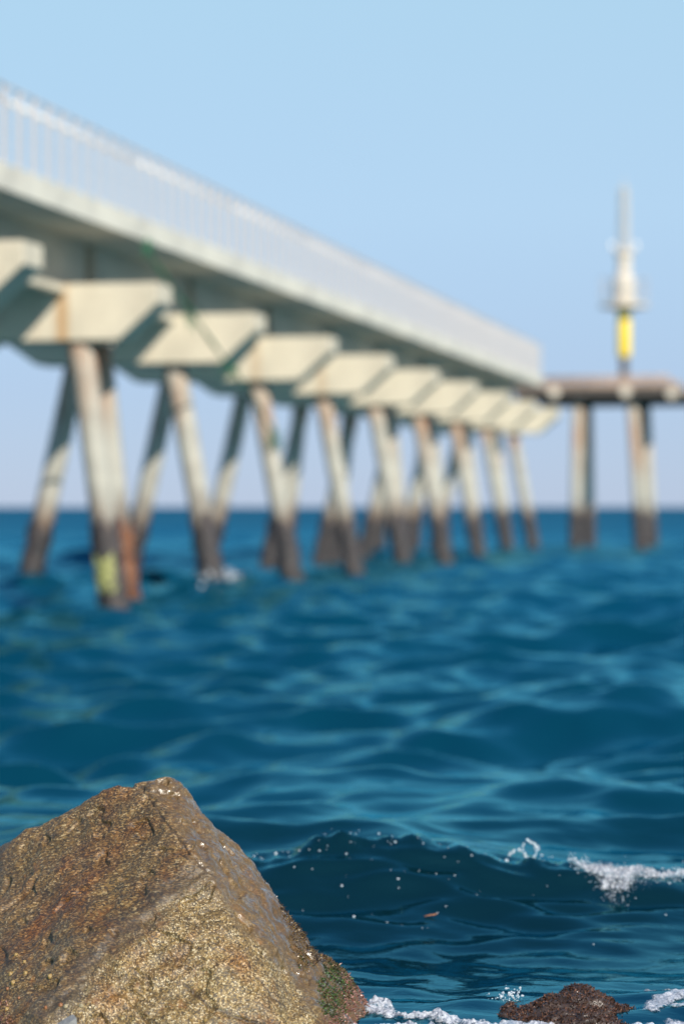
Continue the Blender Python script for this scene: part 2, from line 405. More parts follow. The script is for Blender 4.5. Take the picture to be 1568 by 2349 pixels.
# railing: flat blade posts, handrail, top cable and wires
post_me = MB().box(-.052, .052, -.008, .008, 6.715, 7.90).mesh('railing_post', .003); post_me.materials.append(M['steel'])
ny_ = int((Y1-Y0)/.65)
for s, xr in ((1, LIP-.14), (-1, 2*CX-LIP+.14)):
    for i in range(ny_+1):
        obj('railing_post', post_me, None, pier, (xr, Y0+.1+i*.65, 0))
    for i in range(K1-K0):
        me = MB().tube([(xr-.10*s, Y0+i*BAY+.01, 7.72), (xr-.10*s, Y0+(i+1)*BAY-.01, 7.72)], .042, 10).mesh('handrail', 0, True)
        obj('handrail', me, M['handrail'], pier)
    obj('top_rail', MB().box(xr-.03, xr+.03, Y0, Y1, 7.90, 7.915).mesh('top_rail'), M['steel'], pier)
    for j in range(9):
        zz = 6.82+j*.095
        obj('railing_wire', MB().tube([(xr+.060*s, Y0, zz), (xr+.060*s, Y1, zz)], .0035, 5).mesh('railing_wire'), M['steel'], pier)

# green rope from the deck edge, under the second cap, to a pile of the third bent
def pl(p, y, z):
    return Vector((p, y, z))
knots = [pl(.20, 2.0, 6.36), pl(.23, 2.15, 6.05), pl(.43, 3.7, 5.30), pl(.50, 6.2, 4.44), pl(.36, 8.4, 4.02), pl(.12, 10.2, 3.72), pl(-.20, 12.9, 3.2), pl(-.36, 13.1, 3.1)]
pts = []
for i in range(len(knots)-1):
    p0, p1, p2, p3 = knots[max(i-1, 0)], knots[i], knots[i+1], knots[min(i+2, len(knots)-1)]
    for t in np.linspace(0, 1, 8, endpoint=False):
        pts.append(.5*((2*p1)+(p2-p0)*t+(2*p0-5*p1+4*p2-p3)*t*t+(3*p1-p0-3*p2+p3)*t**3))
pts.append(knots[-1])
mb = MB().tube(pts, [.028+.012*math.sin(i*1.3) for i in range(len(pts))], 7)
rope = obj('green_rope', mb.mesh('green_rope', 0, True), M['rope'], None, (-4.0, 40, 0), -ANG)
tag(rope, 'frayed green rope slung from the pier deck to a pile', 'rope')
mb = MB()
for c0, sp_, nn in ((pts[4], .12, 26), (pts[17], .14, 30), (pts[25], .16, 40), (pts[46], .13, 34), (pts[52], .13, 30)):
    for i in range(nn):
        a = Vector(rng.normal(0, sp_*.5, 3)); b = a+Vector((rng.normal(0, .06), rng.normal(0, .06), -abs(rng.normal(.12, .06))))
        mb.tube([c0+a, c0+(a+b)*.5+Vector(rng.normal(0, .02, 3)), c0+b], .007, 4)
fr = obj('frayed_strands', mb.mesh('frayed_strands'), M['rope'], rope); fr['kind'] = 'stuff'

# ------------------------------------------------------------------ end platform with beacon
plat = empty('loading_platform', (10.75, 97.5, 0), -ANG)
tag(plat, 'rusty brown loading platform on piles beyond the end of the pier', 'platform')
obj('deck_slab', MB().box(-3.5, 3.05, -2.6, 5.5, 6.20, 6.48).mesh('platform_slab', .03), M['rusty'], plat)
for yy in (-2.2, 1.2, 4.8):
    obj('beam', MB().box(-3.4, 2.9, yy, yy+.45, 5.95, 6.197).mesh('beam', .02), M['dark_steel'], plat)
obj('fascia', MB().box(-3.45, 3.0, -2.72, -2.603, 6.06, 6.40).mesh('fascia', .02), M['dark_steel'], plat)
obj('kerb', MB().box(-3.5, 3.05, -2.6, -2.3, 6.483, 6.62).mesh('kerb', .02), M['rusty'], plat)
for zz in (6.72, 6.82):
    obj('pipe', MB().tube([(-3.4, -2.3, zz), (2.6, -2.3, zz)], .045, 8).mesh('pipe', 0, True), M['rusty'], plat)
for i in range(9):
    obj('stanchion', MB().tube([(-3.4+i*.75, -2.3, 6.62), (-3.4+i*.75, -2.3, 6.82)], .035, 7).mesh('stanchion', 0, True), M['rusty'], plat)
for xx, zz in ((-1.85, 6.2), (.95, 6.2), (2.75, 6.12)):
    obj('glint_disc', MB().tube([(xx, -2.9, zz), (xx, -2.725, zz)], .22, 14).mesh('glint_disc', .02), M['grey_metal'], plat)  # pale discs added to stand for blurred glints on the platform edge
pp = MB().tube([(0, 0, -2.2), (0, 0, 5.95)], .24, 16).mesh('platform_pile', 0, True); pp.materials.append(M['pile'])
for xx, yy, rk in ((-1.0, -2.0, .02), (1.15, -2.0, -.06), (-1.45, 4.9, -.02), (1.0, 4.9, -.05)):
    p = obj('pile', pp, None, plat, (xx, yy, 0)); p.rotation_euler = (0, rk, 0)
    p.location.x = xx-math.sin(rk)*5.6
    obj('mussel_crust', crust_mesh('mussel_crust', 0, 1.5, .275, M['mussel'], xx*5), None, p)

tw = empty('beacon_tower', (11.25, 96.6, 6.48))
tag(tw, 'slender beacon mast with yellow drum and round gallery on the platform', 'beacon')
obj('base_plate', MB().lathe([(.42, .003), (.42, .06), (.2, .08)], 16).mesh('base_plate', 0), M['dark_steel'], tw)
obj('pole', MB().lathe([(.17, .06), (.17, 1.25)], 16).mesh('pole', 0, True), M['dark_steel'], tw)
obj('drum', MB().lathe([(.10, 1.17), (.25, 1.22), (.27, 1.3), (.27, 3.1), (.25, 3.14), (.1, 3.16)], 24).mesh('drum', 0, True), M['yellow'], tw)
g = obj('gallery_floor', MB().lathe([(.2, 3.0), (.6, 3.17), (.98, 3.2), (.98, 3.30), (.1, 3.31)], 24).mesh('gallery_floor', 0), M['grey_metal'], tw)
for i in range(10):
    a = i*math.pi/5
    obj('gallery_post', MB().tube([(0.94*math.cos(a), 0.94*math.sin(a), 3.3), (0.94*math.cos(a), 0.94*math.sin(a), 4.3)], .018, 6).mesh('gallery_post'), M['steel'], g)
for zz in (3.8, 4.3):
    ring = [(0.94*math.cos(i*math.pi/12), 0.94*math.sin(i*math.pi/12), zz) for i in range(25)]
    obj('gallery_rail', MB().tube(ring, .02, 6, False).mesh('gallery_rail', 0, True), M['steel'], g)
obj('housing', MB().lathe([(.46, 3.31), (.46, 4.2), (.40, 4.35), (.30, 4.5)], 20).mesh('housing', 0), M['grey_metal'], tw)
obj('upper_drum', MB().lathe([(.28, 4.35), (.28, 5.25), (.38, 5.3), (.38, 5.42), (.1, 5.5)], 18).mesh('upper_drum', 0), M['grey_metal'], tw)
obj('crossbar', MB().box(-.52, .52, -.04, .04, 5.5, 5.56).mesh('crossbar'), M['steel'], tw)
for xx in (-.48, .48):
    obj('lamp', MB().lathe([(.05, 5.565), (.07, 5.6), (.07, 5.75), (.03, 5.8)], 10, (xx, 0)).mesh('lamp', 0, True), M['handrail'], tw)
mb = MB(); R_ = .22
legs = [(R_*math.cos(a), R_*math.sin(a)) for a in (.5, 2.6, 4.7)]
for x_, y_ in legs: mb.tube([(x_, y_, 5.45), (x_*.75, y_*.75, 8.0)], .03, 6)
for i in range(14):
    z0 = 5.5+i*.18
    for j in range(3):
        f0 = 1-.25*(z0-5.45)/2.55; f1 = 1-.25*(z0+.18-5.45)/2.55; a_, b_ = legs[j], legs[(j+1) % 3]
        mb.tube([(a_[0]*f0, a_[1]*f0, z0), (b_[0]*f1, b_[1]*f1, z0+.18)], .016, 5)
mb.tube([(0, 0, 7.9), (0, 0, 8.35)], .02, 6)
obj('lattice_mast', mb.mesh('lattice_mast'), M['grey_metal'], tw)

# ------------------------------------------------------------------ boulder
def subdivide(v, f, it):
    for _ in range(it):
        e = np.sort(np.concatenate([f[:, [0, 1]], f[:, [1, 2]], f[:, [2, 0]]]), axis=1)
        u, inv = np.unique(e, axis=0, return_inverse=True); inv = inv.ravel()
        n = len(v); v = np.concatenate([v, (v[u[:, 0]]+v[u[:, 1]])*.5]); m = len(f)
        a, b, c = n+inv[:m], n+inv[m:2*m], n+inv[2*m:]
        f = np.concatenate([np.stack([f[:, 0], a, c], 1), np.stack([f[:, 1], b, a], 1), np.stack([f[:, 2], c, b], 1), np.stack([a, b, c], 1)])
    return v, f
def laplace(v, f, it, lam_=.5):
    e = np.unique(np.sort(np.concatenate([f[:, [0, 1]], f[:, [1, 2]], f[:, [2, 0]]]), axis=1), axis=0)
    for _ in range(it):
        s = np.zeros_like(v); c = np.zeros(len(v))
        np.add.at(s, e[:, 0], v[e[:, 1]]); np.add.at(s, e[:, 1], v[e[:, 0]])
        np.add.at(c, e[:, 0], 1); np.add.at(c, e[:, 1], 1)
        v = v+lam_*(s/c[:, None]-v)
    return v
def normals(v, f):
    n = np.cross(v[f[:, 1]]-v[f[:, 0]], v[f[:, 2]]-v[f[:, 0]]); r = np.zeros_like(v)
    for i in range(3): np.add.at(r, f[:, i], n)
    return r/np.maximum(np.linalg.norm(r, axis=1), 1e-12)[:, None]
def seg_dist(p, line):
    d = np.full(len(p), 1e9)
    for (x0, y0), (x1, y1) in zip(line[:-1], line[1:]):
        a = np.array([x0, y0], float); b = np.array([x1, y1], float); t = np.clip(((p-a)@(b-a))/((b-a)@(b-a)), 0, 1)
        d = np.minimum(d, np.linalg.norm(p-(a+t[:, None]*(b-a)), axis=1))
    return d
def in_poly(p, poly):
    r = np.zeros(len(p), bool); n = len(poly)
    for i in range(n):
        x0, y0 = poly[i]; x1, y1 = poly[(i+1) % n]
        c = ((y0 > p[:, 1]) != (y1 > p[:, 1])) & (p[:, 0] < (x1-x0)*(p[:, 1]-y0)/((y1-y0) or 1e-9)+x0)
        r ^= c
    return r

sil = [(-420, 2120, 8.55), (-220, 2040, 8.5), (-90, 1985, 8.45), (0, 1940, 8.4), (105, 1882, 8.35), (205, 1822, 8.3), (268, 1798, 8.27), (325, 1782, 8.27), (385, 1774, 8.3), (416, 1792, 8.3),
       (474, 1866, 8.3), (560, 1962, 8.3), (650, 2072, 8.25), (728, 2178, 8.22), (790, 2236, 8.2), (858, 2312, 8.15), (930, 2430, 8.1), (980, 2600, 8.1)]
low = [(800, 2760, 7.6), (560, 2800, 7.25), (250, 2820, 7.15), (-50, 2800, 7.2), (-420, 2700, 7.5), (-470, 2400, 8.0)]
inner = [(330, 1812, 8.19), (405, 1912, 8.03), (474, 2002, 7.88), (520, 2080, 7.80), (617, 2200, 7.71), (731, 2320, 7.66), (790, 2540, 7.60),
         (410, 2050, 7.80), (340, 2110, 7.73), (245, 2190, 7.63), (180, 2262, 7.56), (105, 2330, 7.50), (30, 2470, 7.42),
         (545, 2250, 7.57), (450, 2370, 7.45), (610, 2500, 7.42), (300, 2540, 7.36), (660, 2360, 7.55),
         (160, 2040, 7.99), (20, 2190, 7.90), (-200, 2290, 7.88), (220, 1940, 8.13), (90, 2010, 8.16), (-60, 2360, 7.75), (-240, 2520, 7.6),
         (500, 1945, 8.12), (590, 2070, 8.00), (690, 2200, 7.95), (800, 2330, 7.95), (860, 2460, 7.9)]
allp = sil+low+inner; nb_ = len(sil)+len(low)
res = delaunay_2d_cdt([Vector((a, b)) for a, b, c in allp], [(i, (i+1) % nb_) for i in range(nb_)], [], 1, 1e-6)
assert len(res[0]) == len(allp)
v = np.array([px(*a) for a in allp]); f = np.array([t for t in res[2]])
nrm = np.cross(v[f[:, 1]]-v[f[:, 0]], v[f[:, 2]]-v[f[:, 0]])
f[nrm[:, 1] > 0] = f[nrm[:, 1] > 0][:, ::-1]
bnd = list(range(nb_)); nv = len(v)
ctr = v[:nb_].mean(0)
def back(sc, dy):
    b = v[:nb_].copy(); b[:, 1] = 8.3+dy+(b[:, 1]-8.3)*.2
    b[:, 0] = ctr[0]+(b[:, 0]-ctr[0])*sc; b[:, 2] = -.35+(b[:, 2]+.35)*(sc-.06); return b
B1, B2 = back(.93, .28), back(.62, .75)
v = np.concatenate([v, B1, B2, [[ctr[0], 9.2, -.2]]]); ff = []
for i in range(nb_):
    j = (i+1) % nb_
    a, b, c, d = i, j, nv+j, nv+i; ff += [(a, b, c), (a, c, d)]
    a, b, c, d = nv+i, nv+j, nv+nb_+j, nv+nb_+i; ff += [(a, b, c), (a, c, d)]
    ff.append((nv+nb_+i, nv+nb_+j, nv+2*nb_))
ff = np.array(ff)
# orient the back consistently with the front (edge i->j direction)
e0 = {(int(a), int(b)) for t in f for a, b in ((t[0], t[1]), (t[1], t[2]), (t[2], t[0]))}
if (0, 1) in e0: ff = ff[:, ::-1]
f = np.concatenate([f, ff])
v, f = subdivide(v, f, 2); v = laplace(v, f, 1, .3)
v, f = subdivide(v, f, 2); v = laplace(v, f, 2, .5)
nr = normals(v, f)
if nr[np.argmin(v[:, 1]), 1] > 0: f = f[:, ::-1]; nr = -nr
v = v+nr*(.020*noise3(v*4.2+3)+.012*noise3(v*9+11))[:, None]
v, f = subdivide(v, f, 2 if len(f) < 60000 else 1)
nr = normals(v, f); P = to_px(v)
# bedding runs down to the lower left of the front face
bd = np.array([.80, .25, .55]); bd /= np.linalg.norm(bd)
q = v-np.outer(v@bd, bd)*.8
chip = noise3(v*13+17); disp = .0050*noise3(v*21+5)+.0048*noise3(q*34)-.012*smooth(.28, .45, chip)+.0018*noise3(v*60)+.0014*noise3(q*110)+.0009*noise3(v*190+2)
for line, w, dep in (([(425, 2262), (480, 2312), (576, 2346), (640, 2375)], 4.5, .007), ([(585, 2242), (615, 2275), (655, 2315)], 3, .004), ([(325, 1806), (365, 1866), (398, 1912), (440, 1966), (492, 2010)], 4, .005),
                     ([(460, 1990), (365, 2090), (245, 2180), (188, 2258), (114, 2318)], 18, .008), ([(600, 2065), (640, 2130), (690, 2185), (715, 2240)], 4, .006), ([(640, 2072), (690, 2140), (735, 2195)], 4, .006),
                     ([(670, 2110), (715, 2170), (752, 2225)], 3.5, .005), ([(320, 1808), (380, 1822), (418, 1806)], 5, .006)):
    wob = P+np.stack([noise3(v*30+1), noise3(v*30+9)], 1)*7
    disp -= dep*np.exp(-(seg_dist(wob, line)/w)**2)*(nr[:, 1] < .3)
v = v+nr*disp[:, None]; nr = normals(v, f); P = to_px(v)
rock_me = mesh_np('boulder', v, f)
def vattr(me, name, val):
    a = me.attributes.new(name, 'FLOAT', 'POINT'); a.data.foreach_set('value', np.asarray(val, np.float32))
# zones of the stone
ridge = [(340, 1790), (405, 1910), (474, 2000), (520, 2085), (617, 2200), (731, 2320), (790, 2540), (790, 3000)]
rx = np.interp(P[:, 1], [r[1] for r in ridge], [r[0] for r in ridge]); right = smooth(-18, 30, P[:, 0]-rx+25*noise3(v*14))
vattr(rock_me, 'wet', right)
b2 = [(30, 2440), (110, 2325), (188, 2262), (245, 2190), (365, 2095), (474, 2010)]
by = np.interp(P[:, 0], [b[0] for b in b2], [b[1] for b in b2]); lower = smooth(-25, 25, P[:, 1]-by+30*noise3(v*10))*(1-right)
vattr(rock_me, 'clean', lower)
band = np.exp(-(seg_dist(P+np.stack([noise3(v*9)*30, noise3(v*9+4)*30], 1), [(470, 1990), (365, 2085), (245, 2175), (185, 2255), (110, 2318)])/30)**2)
leftd = smooth(90, -30, P[:, 0]+60*noise3(v*6))*smooth(2220, 2000, P[:, 1])  # darkens the stone towards its upper left edge
vattr(rock_me, 'damp_dark', np.clip(band+leftd, 0, 1))
weed = np.exp(-(seg_dist(P+np.stack([noise3(v*18)*14, noise3(v*18+4)*14], 1), [(645, 2095), (690, 2165), (735, 2225)])/36)**2)
vattr(rock_me, 'streak', weed)
crk = np.zeros(len(v))
for line, w in (([(425, 2262), (480, 2312), (576, 2346), (640, 2375)], 4.5), ([(585, 2242), (615, 2275), (655, 2315)], 2.4), ([(325, 1806), (365, 1866), (398, 1912), (440, 1966), (492, 2010)], 2.2), ([(320, 1808), (380, 1822), (418, 1806)], 3)):
    crk = np.maximum(crk, np.exp(-(seg_dist(P+np.stack([noise3(v*30+1), noise3(v*30+9)], 1)*7, line)/w)**2))
vattr(rock_me, 'crack', crk)
vattr(rock_me, 'turf', smooth(-30, 15, P[:, 0]-np.interp(P[:, 1], [2170, 2250, 2349, 2500], [765, 735, 760, 790])+14*noise3(v*25)))

def mat_rock():
    n = N('granite'); o = n.tc.outputs['Object']
    def at(name):
        a = n.new('ShaderNodeAttribute', attribute_name=name); return a.outputs['Fac']
    wob = n.new('ShaderNodeVectorMath', operation='ADD'); n.set(wob.inputs[0], o)
    wn = n.new('ShaderNodeTexNoise'); wn.inputs['Scale'].default_value = 70; n.set(wn.inputs['Vector'], o)
    ws = n.new('ShaderNodeVectorMath', operation='SCALE'); n.set(ws.inputs[0], wn.outputs['Color']); ws.inputs['Scale'].default_value = .006
    n.set(wob.inputs[1], ws.outputs[0]); o2 = wob.outputs[0]
    def cells(scale, stretch, rot):
        vo = n.new('ShaderNodeTexVoronoi'); vo.inputs['Scale'].default_value = scale
        n.set(vo.inputs['Vector'], n.mapping(stretch, rot, o2)); 
        sp = n.new('ShaderNodeSeparateColor'); n.set(sp.inputs[0], vo.outputs['Color']); return sp.outputs[0], vo.outputs['Distance'], sp.outputs[1]
    # elongated grain on the upper face, equant on the clean face
    a1, d1, r1 = cells(290, (.38, 1, 1.1), (0, math.radians(-36), 0))
    a2, d2, r2 = cells(270, (.9, 1, 1), (0, 0, 0))
    up = n.ramp(a1, [(0, (.010, .009, .008)), (.30, (.022, .016, .011)), (.46, (.095, .052, .017)), (.66, (.165, .090, .026)), (.86, (.27, .160, .052)), (.98, (.46, .34, .18))])
    cl = n.ramp(a2, [(0, (.010, .009, .008)), (.24, (.020, .016, .010)), (.38, (.105, .064, .022)), (.60, (.205, .122, .036)), (.84, (.34, .225, .078)), (.97, (.66, .54, .34))])
    up = n.mix(.30, up, (.125, .070, .022)); cl = n.mix(.28, cl, (.160, .098, .032))
    col = n.mix(at('clean'), up, cl)
    # iron stain
    st = n.ramp(n.noise(4.2, 4, .6, None, .4), [(.48, 0), (.68, 1)])
    col = n.mix(n.math('MULTIPLY', st, .85), col, (.80, .44, .17), 'MULTIPLY')
    st2 = n.ramp(n.noise(11, 4, .65, n.mapping((1, 1, 1), loc=(3, 1, 5))), [(.60, 0), (.72, 1)])
    col = n.mix(n.math('MULTIPLY', st2, .45), col, (.33, .115, .02))
    ol = n.ramp(n.noise(3.1, 3, .5, n.mapping((1, 1, 1), loc=(9, 2, 1))), [(.5, 0), (.7, 1)])
    col = n.mix(n.math('MULTIPLY', ol, .4), col, (.80, .86, .55), 'MULTIPLY')
    fn = n.noise(45, 4, .6)
    md = n.ramp(n.noise(13, 5, .62, n.mapping((.6, 1, 1), (0, math.radians(-36), 0)), .5), [(.30, .45), (.52, 1.0), (.72, 1.15)])
    col = n.mix(.75, col, md, 'MULTIPLY')
    damp_dark = n.math('MULTIPLY', at('damp_dark'), n.ramp(fn, [(.3, .55), (.6, 1)]))
    col = n.mix(n.math('MULTIPLY', damp_dark, .62), col, (.045, .036, .028))
    stk = n.math('MULTIPLY', at('streak'), n.ramp(n.noise(1, 4, .6, n.mapping((60, 60, 14), (0, math.radians(38), 0))), [(.42, 0), (.52, 1)]))
    col = n.mix(n.math('MULTIPLY', stk, .9), col, (.022, .012, .010))
    col = n.mix(n.math('MULTIPLY', at('crack'), .8), col, (.03, .018, .010))
    tf = n.noise(90, 3)
    col = n.mix(at('turf'), col, n.ramp(tf, [(.35, (.03, .022, .016)), (.5, (.07, .05, .025)), (.68, (.14, .065, .05))]))
    wetn = n.ramp(n.noise(1, 4, .6, n.mapping((26, 26, 6), (0, math.radians(38), 0))), [(.46, .05), (.60, 1)])
    wet = n.math('MULTIPLY', at('wet'), wetn)
    rough = n.mix(wet, (.55, .55, .55), (.26, .26, .26))
    col = n.mix(n.math('MULTIPLY', at('wet'), .55), col, (.125, .070, .020))
    rr = n.math('SUBTRACT', rough, n.math('MULTIPLY', r2, .18))
    h = n.math('ADD', n.math('MULTIPLY', d2, 1.0), n.math('MULTIPLY', a1, .7))
    nb = n.bump(h, .28, .005); nb = n.bump(n.noise(320, 3), .25, .003, nb)
    n.b.inputs['Coat Roughness'].default_value = .12; n.b.inputs['Coat IOR'].default_value = 1.5
    n.set(n.b.inputs['Coat Weight'], wet)
    n.set(n.b.inputs['Coat Normal'], n.bump(n.noise(1, 4, .6, n.mapping((90, 90, 35), (0, math.radians(38), 0))), .35, .008))
    return n.out(col, rr, nb, IOR=1.5)
M['rock'] = mat_rock()
rock = obj('boulder', rock_me, M['rock'])
tag(rock, 'large golden brown granite boulder with a pointed top and wet right flank', 'boulder')

# algae turf: short blades growing from the stone
def turf(name, host_v, host_f, weight, n, hmin, hmax, wid, mat, parent, seed, clump=30):
    g = np.random.default_rng(seed)
    cen = host_v[host_f].mean(1); ar = np.linalg.norm(np.cross(host_v[host_f[:, 1]]-host_v[host_f[:, 0]], host_v[host_f[:, 2]]-host_v[host_f[:, 0]]), axis=1)
    w = ar*weight(cen); w = w/w.sum(); t = g.choice(len(host_f), n, p=w)
    b = g.dirichlet((1, 1, 1), n); p = (host_v[host_f[t]]*b[:, :, None]).sum(1)
    fn = np.cross(host_v[host_f[t, 1]]-host_v[host_f[t, 0]], host_v[host_f[t, 2]]-host_v[host_f[t, 0]]); fn /= np.linalg.norm(fn, axis=1)[:, None]
    cl = noise3(p*clump+seed)
    L = (hmin+(hmax-hmin)*g.random(n)**1.5)*(.75+.6*cl)
    up = fn+g.normal(0, .55, (n, 3))+np.array([.1, 0, -.25]); up /= np.linalg.norm(up, axis=1)[:, None]
    sd = np.cross(up, g.normal(size=(n, 3))); sd /= np.linalg.norm(sd, axis=1)[:, None]; sd *= (wid*g.uniform(.6, 1.4, n))[:, None]
    bend = g.normal(0, .3, (n, 3))*L[:, None]
    vv = np.stack([p-sd-fn*.001, p+sd-fn*.001, p+up*L[:, None]*.6+sd*.9+bend*.3, p+up*L[:, None]*.6-sd*.9+bend*.3, p+up*L[:, None]+bend], 1).reshape(-1, 3)
    i = np.arange(n)[:, None]*5
    tri = np.concatenate([i+np.array([[0, 1, 2]]), i+np.array([[0, 2, 3]]), i+np.array([[3, 2, 4]])])
    o = obj(name, mesh_np(name, vv, tri, False), mat, parent); o['kind'] = 'stuff'; return o
def mat_weed(name, a, b, c, rough=.35):
    n = N(name); gi = n.new('ShaderNodeNewGeometry')
    col = n.ramp(gi.outputs['Random Per Island'], [(0, a), (.55, b), (.95, c)]); return n.out(col, rough)
M['weed_green'] = mat_weed('green_weed', (.012, .016, .008), (.034, .040, .016), (.055, .115, .020))
M['weed_red'] = mat_weed('red_weed', (.06, .022, .018), (.20, .085, .065), (.36, .19, .15))
M['weed_brown'] = mat_weed('brown_weed', (.014, .008, .006), (.045, .026, .014), (.22, .14, .05))
def w_green(c):
    p = to_px(c); p = p+np.stack([noise3(c*22)*22, noise3(c*22+7)*22], 1)
    return in_poly(p, [(755, 2195), (812, 2240), (805, 2290), (775, 2349), (738, 2330), (722, 2262), (735, 2235)])*1.0+in_poly(p, [(690, 2190), (712, 2190), (716, 2225), (694, 2222)])*.5+1e-6*0
def w_red(c):
    p = to_px(c); p = p+np.stack([noise3(c*22+3)*20, noise3(c*22+5)*20], 1)
    return in_poly(p, [(795, 2235), (830, 2270), (880, 2340), (900, 2480), (740, 2480), (742, 2335), (775, 2320)])*1.0+in_poly(p, [(745, 2190), (775, 2205), (815, 2250), (795, 2262)])*.8
def w_brown(c):
    p = to_px(c)
    d = np.minimum(seg_dist(p, [(652, 2078), (700, 2140), (745, 2195), (765, 2215)]), np.minimum(seg_dist(p, [(672, 2150), (690, 2195), (700, 2215)]), seg_dist(p, [(660, 2100), (725, 2205)])))
    return np.exp(-(d/9)**2)+.03*np.exp(-(seg_dist(p, [(560, 1965), (650, 2075)])/6)**2)
turf('green_weed', v, f, w_green, 6500, .004, .013, .0016, M['weed_green'], rock, 1)
turf('red_weed', v, f, w_red, 11000, .004, .012, .0017, M['weed_red'], rock, 2)
turf('brown_weed', v, f, w_brown, 6500, .004, .016, .0013, M['weed_brown'], rock, 3)
turf('red_weed', v, f, lambda c: in_poly(to_px(c)+np.stack([noise3(c*22+3)*16, noise3(c*22+5)*16], 1), [(-40, 2290), (12, 2300), (26, 2335), (20, 2400), (-40, 2420)])*1.0, 1500, .004, .011, .0016, M['weed_red'], rock, 4)

# sea snails sitting on the stone
bvh = BVHTree.FromPolygons([tuple(a) for a in v], [tuple(int(i) for i in a) for a in f])
def on_rock(x, y):
    t = Vector(px(x, y, 8.0))-Vector((0, 0, CAM_Z)); h = bvh.ray_cast(Vector((0, 0, CAM_Z)), t.normalized())
    return h[0], h[1]
mb = MB(); prof = [(.0001, 1.0), (.16, .96), (.36, .80), (.58, .55), (.80, .26), (.95, .05), (1.0, -.15)]
mb.tube([(.10*z, 0, z) for r, z in prof][::-1], [r*(1+.03*math.sin(i*9)) for i, (r, z) in enumerate(prof)][::-1], 14)
snail_me = mb.mesh('sea_snail', 0, True)
M['snail'] = mat_plain('ochre_shell', (.25, .155, .045), .45, 0, .35, 1.2, .3); M['snail_b'] = mat_plain('rust_shell', (.21, .08, .025), .4, 0, .35, 1.2, .3); M['snail_c'] = mat_plain('pale_shell', (.28, .22, .13), .45, 0, .3, 1.2, .3)
sn = {k: variant(snail_me, M[k]) for k in ('snail', 'snail_b', 'snail_c')}
for zx, zy, r, k in ((110, 166, 5, 'snail'), (168, 215, 4.5, 'snail'), (72, 300, 6, 'snail'), (88, 360, 6, 'snail'), (345, 318, 6, 'snail'), (50, 403, 4, 'snail_b'), (45, 545, 5.5, 'snail'), (175, 292, 5, 'snail'),
                     (130, 468, 3.5, 'snail_b'), (455, 525, 5, 'snail_c'), (565, 520, 5, 'snail_c'), (420, 515, 5, 'snail_b'), (315, 535, 4, 'snail_b'), (1430, 625, 5, 'snail')):
    h, n_ = on_rock(zx/2.613*.8615, (2480+zy/2.613)*.8615)
    if h is None: continue
    o = obj('sea_snail', sn[k], None, None, h+n_*.0005); o.rotation_euler = n_.to_track_quat('Z', 'Y').to_euler()
    s_ = r/690*1.15; o.scale = (s_, s_, s_*.8)
    tag(o, {'snail': 'small ochre yellow sea snail clinging to the large boulder', 'snail_b': 'small rust orange sea snail clinging to the large boulder', 'snail_c': 'small pale tan sea snail clinging to the large boulder'}[k], 'snail', {'snail': 'ochre snails on the boulder', 'snail_b': 'rust snails on the boulder', 'snail_c': 'pale snails on the boulder'}[k])

# weathered plank end leaning on the boulder
h, n_ = on_rock(150, 2349)
d_ = h[1]-.02
a = Vector(px(112, 2362, d_)); b = Vector(px(168, 2329, d_)); c = Vector(px(192, 2349, d_)); 
bx_ = (c-b).normalized(); dn = Vector((.10, -.25, -1)).normalized()
L0 = .42; w = (b-a).length
xa = (b-a).normalized(); yb = Vector((0, 1, .15)).normalized()
bm = bmesh.new(); rings = []
for t in np.linspace(0, 1, 9):
    row = []
    for (uu, vv) in ((0, 0), (.25, 0), (.5, 0), (.75, 0), (1, 0), (1, 1), (.75, 1), (.5, 1), (.25, 1), (0, 1)):
        j = Vector(rng.normal(0, .0018, 3))
        off = (b-a)*uu
        if t == 0 and .2 < uu < .9: off = off+Vector((0, 0, float(rng.normal(0, .003))))
        row.append(bm.verts.new(a+off+dn*(t*L0)+(c-b)*(uu*.0)+Vector((.012, -.028, -.006))*vv+j))
    rings.append(row)
for r0, r1 in zip(rings[:-1], rings[1:]):
    for i in range(10): bm.faces.new((r0[i], r0[(i+1) % 10], r1[(i+1) % 10], r1[i]))
bm.faces.new(rings[0][::-1]); bm.faces.new(rings[-1])
bmesh.ops.recalc_face_normals(bm, faces=bm.faces)
me = bpy.data.meshes.new('driftwood'); bm.to_mesh(me); bm.free()
tag(obj('driftwood', me, M['wood']), 'grey weathered driftwood plank end leaning on the large boulder', 'driftwood')

# ------------------------------------------------------------------ small weedy rock
bm = bmesh.new(); bmesh.ops.create_icosphere(bm, subdivisions=6, radius=1); me0 = bpy.data.meshes.new('t'); bm.to_mesh(me0); bm.free()
sv = np.array([p.co[:] for p in me0.vertices]); sf = np.array([p.vertices[:] for p in me0.polygons])
dirn = sv.copy()
ctr2 = px(1298, 2349, 8.12); ctr2[2] = -.04
hx = np.interp(dirn[:, 0], [-1, -.6, -.1, .15, .35, .7, 1], [.45, .62, .92, 1.08, 1.02, .72, .5])
sv = dirn*np.array([.255, .22, .20])
up_ = dirn[:, 2] > 0
sv[:, 2] = np.where(up_, sv[:, 2]*hx*.50, sv[:, 2])
sn_ = normals(sv, sf)
sv = sv+sn_*(.030*noise3(dirn*2.2+4)+.016*noise3(dirn*5+1)+.007*noise3(dirn*12)+.003*noise3(dirn*26))[:, None]
sv = sv+ctr2
small_me = mesh_np('weedy_rock', sv, sf)
M['small_rock'] = mat_plain('dark_wet_rock', (.045, .028, .020), .3, 0, .5, 40, .5)
small = obj('weedy_rock', small_me, M['small_rock']); tag(small, 'low dark reddish rock covered in wet seaweed', 'rock')
M['weed_wet'] = mat_weed('wet_red_brown_weed', (.016, .008, .006), (.060, .030, .020), (.17, .085, .055), .07)
